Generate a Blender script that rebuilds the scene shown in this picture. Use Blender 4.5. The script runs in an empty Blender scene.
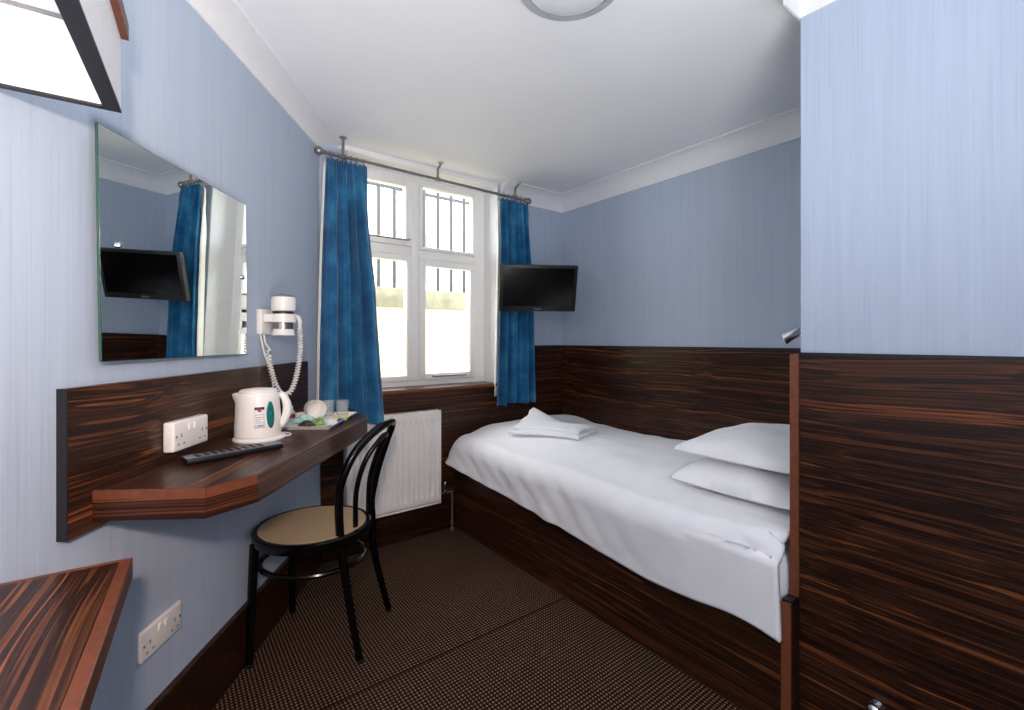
import bpy, bmesh, math, random
from mathutils import Vector, Matrix, noise

PI = math.pi
random.seed(4)
scn = bpy.context.scene
COL = scn.collection

# ------------------------------------------------------------------ frames
YW = 2.5076          # window wall (room face)
XB = 2.3654          # wall along the bed (room face)
XP = 1.494           # face of the boxed-in partition
YP = 0.570           # its corner at the bed head
CEIL = 2.19
WANG = math.radians(34.4453)         # direction of the oblique left wall, clockwise from +y
T = Vector((math.sin(WANG), math.cos(WANG), 0))
N = Vector((math.cos(WANG), -math.sin(WANG), 0))
NL = -0.88           # left wall face, signed distance along N
ROTL = math.atan2(T.y, T.x)

def wl(s, n, z=0.0):
    p = T * s + N * n
    return Vector((p.x, p.y, z))

# ------------------------------------------------------------------ materials
MATS = {}
def mat_base(name, color=(.8, .8, .8), rough=.5, metal=0.0, spec=.5, **kw):
    m = bpy.data.materials.new(name)
    m.use_nodes = True
    b = m.node_tree.nodes['Principled BSDF']
    b.inputs['Base Color'].default_value = (*color, 1)
    b.inputs['Roughness'].default_value = rough
    b.inputs['Metallic'].default_value = metal
    b.inputs['Specular IOR Level'].default_value = spec
    for k, v in kw.items():
        b.inputs[k].default_value = v
    MATS[name] = m
    return m, m.node_tree.nodes, m.node_tree.links, b

def srgb(r, g, b):
    f = lambda c: (c / 255 / 12.92) if c / 255 <= .04045 else ((c / 255 + .055) / 1.055) ** 2.4
    return (f(r), f(g), f(b))

def coords(nt, scale=(1, 1, 1), rot=(0, 0, 0)):
    tc = nt.nodes.new('ShaderNodeTexCoord')
    mp = nt.nodes.new('ShaderNodeMapping')
    mp.inputs['Scale'].default_value = scale
    mp.inputs['Rotation'].default_value = rot
    nt.links.new(tc.outputs['Object'], mp.inputs['Vector'])
    return mp.outputs['Vector']

def noise_tex(nt, vec, scale=1, detail=4, rough=.55, dist=0):
    n = nt.nodes.new('ShaderNodeTexNoise')
    n.inputs['Scale'].default_value = scale
    n.inputs['Detail'].default_value = detail
    n.inputs['Roughness'].default_value = rough
    n.inputs['Distortion'].default_value = dist
    if vec is not None: nt.links.new(vec, n.inputs['Vector'])
    return n

def ramp(nt, fac, stops, interp='LINEAR'):
    r = nt.nodes.new('ShaderNodeValToRGB')
    r.color_ramp.interpolation = interp
    el = r.color_ramp.elements
    while len(el) < len(stops): el.new(.5)
    for e, (p, c) in zip(el, stops):
        e.position = p; e.color = (*c, 1)
    nt.links.new(fac, r.inputs['Fac'])
    return r.outputs['Color']

def mixc(nt, a, b, fac, mode='MIX'):
    m = nt.nodes.new('ShaderNodeMix'); m.data_type = 'RGBA'; m.blend_type = mode
    for sock, v in ((m.inputs[6], a), (m.inputs[7], b), (m.inputs[0], fac)):
        if hasattr(v, 'links'): nt.links.new(v, sock)
        elif isinstance(v, (int, float)): sock.default_value = v
        else: sock.default_value = (*v, 1)
    return m.outputs[2]

def bump(nt, b, height, strength=.3, dist=.002):
    n = nt.nodes.new('ShaderNodeBump')
    n.inputs['Strength'].default_value = strength
    n.inputs['Distance'].default_value = dist
    nt.links.new(height, n.inputs['Height'])
    nt.links.new(n.outputs['Normal'], b.inputs['Normal'])

def math_node(nt, op, a, b=None):
    n = nt.nodes.new('ShaderNodeMath'); n.operation = op
    for i, v in enumerate((a, b)):
        if v is None: continue
        if hasattr(v, 'links'): nt.links.new(v, n.inputs[i])
        else: n.inputs[i].default_value = v
    return n.outputs[0]

def plain(name, rgb255, rough=.5, metal=0.0, spec=.5, var=.06, vscale=30, **kw):
    """plain colour with a faint procedural variation"""
    c = srgb(*rgb255)
    m, nd, lk, b = mat_base(name, c, rough, metal, spec, **kw)
    nt = m.node_tree
    n = noise_tex(nt, coords(nt), vscale, 3)
    lo = tuple(x * (1 - var) for x in c); hi = tuple(min(1, x * (1 + var)) for x in c)
    lk.new(ramp(nt, n.outputs['Fac'], [(.3, lo), (.7, hi)]), b.inputs['Base Color'])
    return m

def wood(name, axis, seed=0.0, gain=1.0):
    """dark macassar veneer: dark brown with fine orange streaks along one axis"""
    m, nd, lk, b = mat_base(name, (.03, .015, .01), .34, 0, .32)
    nt = m.node_tree
    tc = nt.nodes.new('ShaderNodeTexCoord')
    low = noise_tex(nt, tc.outputs['Object'], 1.3, 1)
    add = nt.nodes.new('ShaderNodeVectorMath'); add.operation = 'MULTIPLY_ADD'
    lk.new(low.outputs['Color'], add.inputs[0])
    add.inputs[1].default_value = (.05, .05, .05)
    lk.new(tc.outputs['Object'], add.inputs[2])
    def stretched(al, ac):
        mp = nt.nodes.new('ShaderNodeMapping')
        sc = [al if q in axis else ac for q in 'XYZ']
        mp.inputs['Scale'].default_value = sc
        mp.inputs['Location'].default_value = (seed, seed * 1.7, seed * .6)
        lk.new(add.outputs[0], mp.inputs['Vector'])
        return mp.outputs['Vector']
    a = noise_tex(nt, stretched(.24, 34), 1, 3, .58, .05)
    f = noise_tex(nt, stretched(1.2, 150), 1, 3, .6)
    g = lambda c: (c[0] * gain * 1.10, c[1] * gain * .92, c[2] * gain * .86)
    col = ramp(nt, a.outputs['Fac'], [
        (.24, g((.0085, .0040, .0034))), (.36, g((.016, .0068, .0050))), (.425, g((.085, .034, .013))), (.45, g((.018, .0078, .0055))),
        (.50, g((.0105, .0050, .0042))), (.525, g((.055, .023, .010))), (.555, g((.0125, .0058, .0046))), (.60, g((.020, .0085, .0058))),
        (.632, g((.165, .063, .020))), (.66, g((.030, .0125, .0075))), (.72, g((.011, .0052, .0044))), (.78, g((.10, .041, .016)))])
    fine = ramp(nt, f.outputs['Fac'], [(.3, (.55, .55, .55)), (.7, (1.25, 1.2, 1.15))])
    lk.new(mixc(nt, col, fine, 1.0, 'MULTIPLY'), b.inputs['Base Color'])
    return m

WOOD_X = wood('macassar_along_x', 'X', 3.1, 1.2)
WOOD_Y = wood('macassar_along_y', 'Y', 7.7, 1.2)
WOOD_DESK = wood('macassar_desk', 'X', 1.3, 1.5)
WOOD_EDGE = wood('macassar_edge', 'XY', 4.4, 1.5)
WOOD_SHELF = wood('macassar_shelf', 'Y', 5.2, 1.7)
LIPD = plain('dark_reddish_lipping', (106, 58, 38), .42, var=.2, vscale=60)
LIP = plain('reddish_lipping', (122, 68, 42), .42, var=.18, vscale=60)
BLACKEDGE = plain('black_edge', (26, 24, 30), .45)
SKIRT = wood('skirting_wood', 'X', 9.4, .75)
SKIRTL = wood('skirting_wood_left', 'X', 2.4, .75)

def wallpaper():
    m, nd, lk, b = mat_base('blue_wallpaper', (.4, .5, .65), .75, 0, .25)
    nt = m.node_tree
    n1 = noise_tex(nt, coords(nt, (210, 210, 2.5)), 1, 3, .6)
    n2 = noise_tex(nt, coords(nt, (40, 40, 1.2)), 1, 2, .5)
    c1 = ramp(nt, n1.outputs['Fac'], [(.26, srgb(170, 184, 204)), (.40, srgb(179, 192, 211)), (.74, srgb(185, 197, 214))])
    c2 = ramp(nt, n2.outputs['Fac'], [(.3, (.965, .965, .97)), (.7, (1.02, 1.02, 1.02))])
    lk.new(mixc(nt, c1, c2, 1, 'MULTIPLY'), b.inputs['Base Color'])
    bump(nt, b, n1.outputs['Fac'], .25, .002)
    return m
PAPER = wallpaper()
WHITE = plain('white_paint', (236, 236, 238), .6, var=.02)
CEILW = plain('ceiling_paint', (240, 240, 243), .8, var=.015, vscale=4)
GLOSSW = plain('white_gloss_paint', (242, 242, 240), .3, var=.015)
WPLAST = plain('white_plastic', (240, 236, 232), .3, var=.02)
CREAM = plain('cream_render', (196, 182, 138), .85, var=.06, vscale=6)
COPING = plain('stained_coping', (122, 118, 96), .9, var=.25, vscale=9)
IRON = plain('railing_iron', (48, 48, 50), .6)
PAVE = plain('paving', (170, 166, 158), .9, var=.15, vscale=8)
CHROME = plain('chrome', (200, 200, 205), .15, 1.0, var=.03)
STEEL = plain('brushed_steel', (158, 152, 146), .32, 1.0, var=.08)
BLACKP = plain('black_plastic', (14, 14, 16), .4)
SCREEN = plain('tv_screen', (6, 6, 8), .16, var=.02)
BLACKWOOD = plain('black_lacquer', (6, 6, 7), .2, 0, .3, var=.15)
LINEN = plain('white_linen', (250, 249, 251), .85, var=.02, vscale=14)
TOWEL = plain('white_terry', (248, 248, 250), .95, var=.03, vscale=200)
RADW = plain('radiator_enamel', (238, 234, 230), .35, var=.015)
LINING = plain('curtain_lining', (244, 242, 236), .85, var=.03)
TEAL = plain('teal_gauge', (28, 112, 110), .25)
RED = plain('red_print', (190, 40, 45), .5)
GREYPR = plain('grey_print', (150, 150, 155), .6)
DARKPR = plain('dark_print', (50, 50, 52), .5)
BLUEP = plain('blue_wrapper', (38, 78, 180), .4)
GREENP = plain('green_wrapper', (120, 165, 80), .4, var=.35, vscale=80)
MINTP = plain('mint_wrapper', (170, 215, 205), .4, var=.25, vscale=80)
BROWNP = plain('dark_wrapper', (60, 50, 46), .4, var=.4, vscale=90)
YELP = plain('yellow_card', (222, 212, 130), .6, var=.2, vscale=50)
PAPERW = plain('white_paper', (236, 236, 240), .6)
GREYDK = plain('grey_metal_paint', (120, 122, 126), .4)
RIMG = plain('pale_grey_rim', (172, 174, 180), .4)
DIFF = plain('opal_glass', (226, 228, 232), .3, var=.03)
GREENGL = plain('mirror_glass_edge', (58, 92, 82), .2)
COPPER = plain('pipe_metal', (176, 152, 130), .35, .8)
SILVERP = plain('silver_plastic', (110, 110, 116), .35)

def mirror_mat():
    m, nd, lk, b = mat_base('mirror_silver', (.86, .90, .89), .0, 1.0)
    return m
MIRROR = mirror_mat()

def glass_mat(name, tint=(1, 1, 1), refl=.06, gain=1.0, milk=0.0):
    m = bpy.data.materials.new(name); m.use_nodes = True
    nt = m.node_tree; nt.nodes.clear()
    out = nt.nodes.new('ShaderNodeOutputMaterial')
    tr = nt.nodes.new('ShaderNodeBsdfTransparent'); tr.inputs[0].default_value = (*tint, 1)
    gl = nt.nodes.new('ShaderNodeBsdfGlossy'); gl.inputs['Roughness'].default_value = .02
    fr = nt.nodes.new('ShaderNodeLayerWeight'); fr.inputs['Blend'].default_value = refl
    mx = nt.nodes.new('ShaderNodeMixShader')
    mu = nt.nodes.new('ShaderNodeMath'); mu.operation = 'MULTIPLY'; mu.inputs[1].default_value = gain
    nt.links.new(fr.outputs['Fresnel'], mu.inputs[0]); nt.links.new(mu.outputs[0], mx.inputs[0])
    nt.links.new(tr.outputs[0], mx.inputs[1]); nt.links.new(gl.outputs[0], mx.inputs[2])
    last = mx
    if milk:
        df = nt.nodes.new('ShaderNodeBsdfDiffuse'); df.inputs[0].default_value = (.9, .93, .95, 1)
        last = nt.nodes.new('ShaderNodeMixShader'); last.inputs[0].default_value = milk
        nt.links.new(mx.outputs[0], last.inputs[1]); nt.links.new(df.outputs[0], last.inputs[2])
    nt.links.new(last.outputs[0], out.inputs['Surface'])
    return m
PANE = glass_mat('window_glass', (.97, .98, .98), .12)
TUMBLER = glass_mat('tumbler_glass', (.97, .975, .98), .15, .5, .12)

def carpet():
    m, nd, lk, b = mat_base('dotted_carpet', (.02, .01, .01), .95, 0, .1)
    nt = m.node_tree
    sep = nt.nodes.new('ShaderNodeSeparateXYZ')
    tc = nt.nodes.new('ShaderNodeTexCoord')
    lk.new(tc.outputs['Object'], sep.inputs[0])
    p = .0125
    sx = math_node(nt, 'SINE', math_node(nt, 'MULTIPLY', sep.outputs[0], 2 * PI / p))
    sy = math_node(nt, 'SINE', math_node(nt, 'MULTIPLY', sep.outputs[1], 2 * PI / (p * 1.12)))
    d = math_node(nt, 'MULTIPLY', math_node(nt, 'ADD', math_node(nt, 'MULTIPLY', sx, .5), .5),
                  math_node(nt, 'ADD', math_node(nt, 'MULTIPLY', sy, .5), .5))
    n = noise_tex(nt, coords(nt), 90, 2)
    d2 = math_node(nt, 'MULTIPLY', d, math_node(nt, 'ADD', math_node(nt, 'MULTIPLY', n.outputs['Fac'], .8), .6))
    c = ramp(nt, d2, [(.22, srgb(34, 20, 17)), (.5, srgb(104, 80, 64)), (.85, srgb(144, 116, 94))])
    seam = math_node(nt, 'LESS_THAN', math_node(nt, 'ABSOLUTE', math_node(nt, 'SUBTRACT', sep.outputs[1], 1.505)), .004)
    lk.new(mixc(nt, c, srgb(24, 14, 12), seam), b.inputs['Base Color'])
    bump(nt, b, d2, .5, .003)
    return m
CARPET = carpet()

def curtain_mat():
    m, nd, lk, b = mat_base('blue_curtain', (.01, .12, .3), .75, 0, .25)
    nt = m.node_tree
    b.inputs['Sheen Weight'].default_value = .25
    n1 = noise_tex(nt, coords(nt, (9, 3, 7)), 1, 4, .6)
    n2 = noise_tex(nt, coords(nt, (7, 4, 9)), 1, 2, .5)
    c1 = ramp(nt, n1.outputs['Fac'], [(.32, srgb(10, 78, 122)), (.5, srgb(20, 100, 146)), (.68, srgb(52, 130, 172))])
    c2 = ramp(nt, n2.outputs['Fac'], [(.35, (.85, .88, .9)), (.65, (1.12, 1.1, 1.08))])
    lk.new(mixc(nt, c1, c2, 1, 'MULTIPLY'), b.inputs['Base Color'])
    return m
CURTAIN = curtain_mat()

def cane_mat():
    m, nd, lk, b = mat_base('woven_cane', (.5, .35, .2), .6, 0, .3)
    nt = m.node_tree
    sep = nt.nodes.new('ShaderNodeSeparateXYZ')
    tc = nt.nodes.new('ShaderNodeTexCoord'); lk.new(tc.outputs['Object'], sep.inputs[0])
    k = 2 * PI / .0125
    sx = math_node(nt, 'SINE', math_node(nt, 'MULTIPLY', sep.outputs[0], k))
    sy = math_node(nt, 'SINE', math_node(nt, 'MULTIPLY', sep.outputs[1], k))
    d = math_node(nt, 'MULTIPLY', sx, sy)
    c = ramp(nt, math_node(nt, 'ADD', math_node(nt, 'MULTIPLY', d, .5), .5),
             [(.12, srgb(112, 84, 58)), (.34, srgb(196, 166, 128)), (.9, srgb(216, 188, 150))])
    lk.new(c, b.inputs['Base Color'])
    bump(nt, b, d, .4, .001)
    return m
CANE = cane_mat()

# ------------------------------------------------------------------ mesh helpers
class MB:
    def __init__(self): self.bm = bmesh.new()
    def _v(self, p): return self.bm.verts.new(p)
    def box(self, lo, hi, bevel=0.0, seg=2):
        x0, y0, z0 = lo; x1, y1, z1 = hi
        vs = [self._v(p) for p in ((x0, y0, z0), (x1, y0, z0), (x1, y1, z0), (x0, y1, z0),
                                   (x0, y0, z1), (x1, y0, z1), (x1, y1, z1), (x0, y1, z1))]
        fs = [self.bm.faces.new([vs[i] for i in q]) for q in
              ((3, 2, 1, 0), (4, 5, 6, 7), (0, 1, 5, 4), (1, 2, 6, 5), (2, 3, 7, 6), (3, 0, 4, 7))]
        if bevel: self._bev(fs, bevel, seg)
        return self
    def _bev(self, fs, w, seg):
        es = list({e for f in fs for e in f.edges})
        bmesh.ops.bevel(self.bm, geom=es, offset=w, segments=seg, profile=.5, affect='EDGES', clamp_overlap=True)
    def prism(self, poly, z0, z1, bevel=0.0, seg=2):
        a = 0
        for i in range(len(poly)):
            p, q = poly[i], poly[(i + 1) % len(poly)]
            a += p[0] * q[1] - q[0] * p[1]
        if a < 0: poly = poly[::-1]
        lo = [self._v((p[0], p[1], z0)) for p in poly]; hi = [self._v((p[0], p[1], z1)) for p in poly]
        n = len(poly)
        fs = [self.bm.faces.new(lo[::-1]), self.bm.faces.new(hi)]
        for i in range(n):
            j = (i + 1) % n
            fs.append(self.bm.faces.new((lo[i], lo[j], hi[j], hi[i])))
        if bevel: self._bev(fs, bevel, seg)
        return self
    def sweep(self, poly, a, b):
        """extrude a 2-D section (list of 3-D points at a) along b - a"""
        d = Vector(b) - Vector(a)
        A = [self._v(Vector(p)) for p in poly]; B = [self._v(Vector(p) + d) for p in poly]
        n = len(poly)
        self.bm.faces.new(A); self.bm.faces.new(B[::-1])
        for i in range(n):
            j = (i + 1) % n
            self.bm.faces.new((A[j], A[i], B[i], B[j]))
        return self
    def tube(self, pts, r, seg=10, closed=False, caps=True, flat=1.0):
        pts = [Vector(p) for p in pts]; n = len(pts)
        rs = r if isinstance(r, (list, tuple)) else [r] * n
        tan = []
        for i in range(n):
            if closed: t = pts[(i + 1) % n] - pts[i - 1]
            else: t = pts[min(i + 1, n - 1)] - pts[max(i - 1, 0)]
            tan.append(t.normalized() if t.length > 1e-9 else Vector((0, 0, 1)))
        u = tan[0].orthogonal().normalized()
        rings = []
        for i in range(n):
            if i:
                ax = tan[i - 1].cross(tan[i])
                if ax.length > 1e-7:
                    u = Matrix.Rotation(tan[i - 1].angle(tan[i]), 3, ax.normalized()) @ u
            u = (u - tan[i] * u.dot(tan[i])).normalized()
            w = tan[i].cross(u)
            rings.append([self._v(pts[i] + (u * math.cos(2 * PI * k / seg) + w * math.sin(2 * PI * k / seg) * flat) * rs[i])
                          for k in range(seg)])
        m = n if closed else n - 1
        off = 0
        if closed:   # find best twist
            d0 = [(rings[0][k].co - rings[-1][0].co).length for k in range(seg)]
            off = d0.index(min(d0))
        for i in range(m):
            A = rings[i]; B = rings[(i + 1) % n]; o = off if (closed and i == n - 1) else 0
            for k in range(seg):
                self.bm.faces.new((A[k], A[(k + 1) % seg], B[(k + 1 + o) % seg], B[(k + o) % seg]))
        if caps and not closed:
            self.bm.faces.new(rings[0][::-1]); self.bm.faces.new(rings[-1])
        return self
    def lathe(self, prof, seg=32, center=(0, 0, 0), sx=1.0, sy=1.0, axis='Z', mtx=None):
        c = Vector(center); rings = []
        M = mtx or Matrix.Identity(3)
        for (r, z) in prof:
            if r < 1e-6: rings.append([self._v(M @ Vector((0, 0, z)) + c)])
            else: rings.append([self._v(M @ Vector((r * sx * math.cos(2 * PI * k / seg), r * sy * math.sin(2 * PI * k / seg), z)) + c)
                                for k in range(seg)])
        for A, B in zip(rings, rings[1:]):
            if len(A) == 1 and len(B) == 1: continue
            for k in range(seg):
                j = (k + 1) % seg
                if len(A) == 1: self.bm.faces.new((A[0], B[j], B[k]))
                elif len(B) == 1: self.bm.faces.new((A[k], A[j], B[0]))
                else: self.bm.faces.new((A[k], A[j], B[j], B[k]))
        if len(rings[0]) > 1: self.bm.faces.new(rings[0][::-1])
        if len(rings[-1]) > 1: self.bm.faces.new(rings[-1])
        return self
    def grid(self, f, nu, nv):
        g = [[self._v(f(i / nu, j / nv)) for j in range(nv + 1)] for i in range(nu + 1)]
        for i in range(nu):
            for j in range(nv):
                self.bm.faces.new((g[i][j], g[i + 1][j], g[i + 1][j + 1], g[i][j + 1]))
        return self
    def build(self, name, mat, parent=None, loc=(0, 0, 0), rotz=0.0, smooth=35, solid=0.0, subsurf=0, offset=-1, recalc=True):
        if recalc: bmesh.ops.recalc_face_normals(self.bm, faces=self.bm.faces)
        me = bpy.data.meshes.new(name)
        self.bm.to_mesh(me); self.bm.free()
        me.materials.append(mat)
        o = bpy.data.objects.new(name, me); COL.objects.link(o)
        o.location = loc; o.rotation_euler = (0, 0, rotz)
        if parent: o.parent = parent
        if smooth:
            me.polygons.foreach_set('use_smooth', [True] * len(me.polygons))
            me.set_sharp_from_angle(angle=math.radians(smooth))
        if solid:
            md = o.modifiers.new('thickness', 'SOLIDIFY'); md.thickness = solid; md.offset = offset
        if subsurf:
            md = o.modifiers.new('soft', 'SUBSURF'); md.levels = subsurf; md.render_levels = subsurf
        return o

def tag(o, label, cat, group=None, kind=None):
    o['label'] = label; o['category'] = cat
    if group: o['group'] = group
    if kind: o['kind'] = kind
    return o
def empty(name, loc, rotz=0, label=None, cat=None, group=None):
    o = bpy.data.objects.new(name, None); COL.objects.link(o)
    o.location = loc; o.rotation_euler = (0, 0, rotz); o.empty_display_size = .1
    if label: tag(o, label, cat, group)
    return o
def struct(o, label, cat):
    return tag(o, label, cat, kind='structure')

# ================================================================== SETTING
YBACK = -1.7
def n_line(s, n): p = wl(s, n); return (p.x, p.y)
# intersection of left wall face with window wall and with back wall
def s_at_y(y, n): return (y - N.y * n) / T.y
sW = s_at_y(YW, NL); sB = s_at_y(YBACK, NL)
xlw = wl(sW, NL).x; xlb = wl(sB, NL).x

m = MB(); m.prism([(xlb - .12, YBACK - .1), (XP + .1, YBACK - .1), (XP + .1, YP), (XB + .1, YP), (XB + .1, YW + .31), (xlw - .4, YW + .31)], -.1, 0)
struct(m.build('floor', CARPET, smooth=0), 'dark brown carpet with a fine grid of beige dots', 'floor')
m = MB(); m.prism([(xlb - .12, YBACK - .1), (XB + .1, YBACK - .1), (XB + .1, YW + .31), (xlw - .4, YW + .31)], CEIL, CEIL + .1)
struct(m.build('ceiling', CEILW, smooth=0), 'plain white painted ceiling', 'ceiling')

m = MB(); m.prism([n_line(sB - .3, NL), n_line(sW + .30, NL), n_line(sW + .30, NL - .1), n_line(sB - .3, NL - .1)], 0, CEIL)
struct(m.build('wall_left', PAPER, smooth=0), 'slanting left wall in pale blue ribbed wallpaper', 'wall')
# window wall with its opening
OX0, OX1, OZ0, OZ1 = .80, 1.784, .848, 2.17
m = MB()
m.box((xlw, YW, 0), (OX0, YW + .30, CEIL)); m.box((OX1, YW, 0), (XB + .1, YW + .30, CEIL))
m.box((OX0, YW, 0), (OX1, YW + .30, OZ0)); m.box((OX0, YW, OZ1), (OX1, YW + .30, CEIL))
struct(m.build('wall_window', PAPER, smooth=0), 'end wall in pale blue wallpaper with the window recess', 'wall')
# white plaster lining of the recess
m = MB()
m.box((OX0, YW + .002, OZ0 + .018), (OX0 + .006, YW + .16, OZ1)); m.box((OX1 - .006, YW + .002, OZ0 + .018), (OX1, YW + .16, OZ1))
m.box((OX0, YW + .002, OZ1 - .006), (OX1, YW + .16, OZ1)); m.box((OX0 - .05, YW - .003, OZ1 - .006), (OX1, YW + .002, CEIL))
struct(m.build('trim_1', WHITE, smooth=0), 'white painted reveals of the window recess', 'window reveal')
m = MB(); m.box((XB, YP - .1, 0), (XB + .1, YW + .3, CEIL))
struct(m.build('wall_bed', PAPER, smooth=0), 'long wall beside the bed in pale blue wallpaper', 'wall')
m = MB(); m.prism([(XP, YBACK), (XP, YP), (XB, YP), (XB, YBACK)], 0, CEIL)
struct(m.build('wall_right', PAPER, smooth=0), 'boxed-in right wall in pale blue wallpaper past the bed head', 'wall')
m = MB(); m.box((xlb - .2, YBACK - .1, 0), (XP + .1, YBACK, CEIL))
struct(m.build('wall_back', PAPER, smooth=0), 'wall behind the camera in pale blue wallpaper', 'wall')

# coving (quarter-hollow section) swept along a wall; P start, Q end, D inward unit normal
def coving(mb, P, Q, D, drop, out):
    P = Vector(P); Q = Vector(Q); D = Vector(D)
    sec = [(0, 0), (0, -drop), (.006, -drop)]
    for k in range(1, 8):
        a = k / 8 * PI / 2
        sec.append((.006 + (out - .012) * (1 - math.cos(a)), -drop + (drop - .006) * math.sin(a) ** 1.0))
    sec += [(out - .006, -.006), (out, -.006), (out, 0)]
    up = Vector((0, 0, 1))
    mb.sweep([P + D * a + up * b for a, b in sec], P, Q)
m = MB()
coving(m, wl(sB, NL, CEIL), wl(sW + .15, NL, CEIL), N, .055, .10)
struct(m.build('trim_2', WHITE), 'white coving along the top of the left wall', 'coving')
m = MB()
coving(m, (XB, YW, CEIL), (XB, YP, CEIL), (-1, 0, 0), .10, .10)
coving(m, (XB, YW, CEIL), (OX1 + .02, YW, CEIL), (0, -1, 0), .10, .10)
coving(m, (XB, YP, CEIL), (XP - .10, YP, CEIL), (0, 1, 0), .10, .10)
struct(m.build('trim_3', WHITE), 'white coving around the bed alcove', 'coving')
m = MB()
coving(m, (XP, YBACK, CEIL), (XP, YP + .0, CEIL), (-1, 0, 0), .10, .10)
struct(m.build('trim_4', WHITE), 'white coving along the top of the right wall', 'coving')

# skirting boards
m = MB(); m.prism([n_line(sB, NL), n_line(sW - .0, NL), n_line(sW - .0, NL + .018), n_line(sB, NL + .018)], 0, .205)
o = m.build('baseboard_left', SKIRTL, smooth=0)
struct(o, 'dark wood skirting board along the left wall', 'baseboard')
m = MB(); m.box((xlw + .01, YW - .016, 0), (1.46, YW, .15))
struct(m.build('baseboard_window', SKIRT, smooth=0), 'dark wood skirting board under the radiator', 'baseboard')

# dado panelling
m = MB(); m.box((xlw + .004, YW - .010, .15), (OX1, YW, OZ0 + .006)); m.box((OX1, YW - .010, .15), (XB, YW, 1.10))
struct(m.build('trim_5', WOOD_X, smooth=0), 'dark streaked wood panelling under the window and beside it', 'wall panelling')
m = MB(); m.box((XB - .010, .60, .0), (XB, YW - .010, 1.10))
struct(m.build('trim_6', WOOD_Y, smooth=0), 'dark streaked wood panelling along the wall beside the bed', 'wall panelling')
m = MB(); m.box((XB - .014, .60, 1.10), (XB, YW - .010, 1.112)); m.box((OX1, YW - .014, 1.10), (XB - .014, YW, 1.112))
m.box((XP - .012, YBACK, 1.106), (XP, YP + .001, 1.114))
struct(m.build('trim_7', BLACKEDGE, smooth=0), 'thin dark capping strip on the wall panelling', 'panel capping')
m = MB(); m.box((XP - .008, YBACK, 0), (XP, YP + .001, 1.106))
struct(m.build('trim_8', WOOD_Y, smooth=0), 'large dark streaked wood panel on the right wall', 'wall panelling')
# headboard end panel with reddish front lipping
m = MB(); m.box((XP - .004, YP + .003, .395), (XB - .012, YP + .026, 1.108))
hb = empty('headboard', (XP, YP, .395), 0, 'dark wood headboard panel with a reddish edge behind the pillows', 'headboard')
m = MB(); m.box((.002, .003, 0), (XB - XP - .012, .028, .713)); m.build('panel', WOOD_X, hb, smooth=0)
m = MB(); m.box((-.006, .003, 0), (.002, .028, .713), .001, 1); m.build('edge_strip', LIP, hb, smooth=0)

# window sill board
m = MB(); m.box((OX0 - .02, YW - .028, OZ0), (OX1 + .004, YW + .17, OZ0 + .018), .003)
struct(m.build('trim_9', WOOD_X, smooth=30), 'dark wood window sill with a reddish front edge', 'window sill')
m = MB(); m.box((OX0 - .02, YW - .032, OZ0 - .0), (OX1 + .004, YW - .0285, OZ0 + .018), .001, 1)
struct(m.build('trim_10', LIP, smooth=30), 'reddish wood nosing on the front of the window sill', 'sill nosing')

# ------------------------------------------------------------------ window
WY = YW + .18
win = empty('window_1', (0, 0, 0)); struct(win, 'white painted four-pane casement window in the recess', 'window')
m = MB()
zb, zt = OZ0 + .018, OZ1 - .006
m.box((OX0 + .006, WY - .02, zb), (OX0 + .06, WY + .05, zt)); m.box((OX1 - .078, WY - .02, zb), (OX1 - .006, WY + .05, zt))
m.box((OX0 + .06, WY - .02, zb), (OX1 - .078, WY + .05, zb + .03)); m.box((OX0 + .06, WY - .02, zt - .03), (OX1 - .078, WY + .05, zt))
m.build('window_frame', GLOSSW, win, smooth=30)
m = MB(); m.box((1.240, WY - .022, zb + .03), (1.290, WY + .05, zt - .03), .004); m.build('mullion', GLOSSW, win)
m = MB(); m.box((OX0 + .06, WY - .021, 1.672), (1.240, WY + .05, 1.728), .004); m.box((1.290, WY - .021, 1.662), (OX1 - .078, WY + .05, 1.716), .004)
m.build('transom', GLOSSW, win)
def casement(x0, x1, z0, z1, w, wb=None):
    wb = wb or w
    m = MB()
    y0, y1 = WY - .03, WY + .02
    m.box((x0, y0, z0), (x0 + w, y1, z1), .003); m.box((x1 - w, y0, z0), (x1, y1, z1), .003)
    m.box((x0 + w, y0, z0), (x1 - w, y1, z0 + wb), .003); m.box((x0 + w, y0, z1 - w), (x1 - w, y1, z1), .003)
    c = m.build('casement', GLOSSW, win)
    m = MB(); m.box((x0 + w - .004, WY - .008, z0 + wb - .004), (x1 - w + .004, WY - .004, z1 - w + .004))
    m.build('pane', PANE, c, smooth=0)
    return c
cTL = casement(.862, 1.238, 1.730, zt - .03, .040)
cTR = casement(1.292, OX1 - .080, 1.718, zt - .03, .020)
cLL = casement(.862, 1.238, zb + .031, 1.670, .032)
cLR = casement(1.292, OX1 - .080, zb + .031, 1.660, .040)
def stay(par, x0, x1, z):
    m = MB()
    m.tube([(x0, WY - .045, z), (x1, WY - .045, z)], .005, 8)
    m.tube([(x0, WY - .03, z), (x0, WY - .045, z)], .006, 8); m.tube([(x1, WY - .045, z), (x1 + .02, WY - .055, z + .004)], [.006, .004], 8)
    m.tube([((x0 + x1) / 2, WY - .03, z), ((x0 + x1) / 2, WY - .045, z)], .006, 8)
    m.build('casement_stay', STEEL, par)
stay(cTL, .95, 1.20, 1.762); stay(cLR, 1.38, 1.60, zb + .055)

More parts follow.
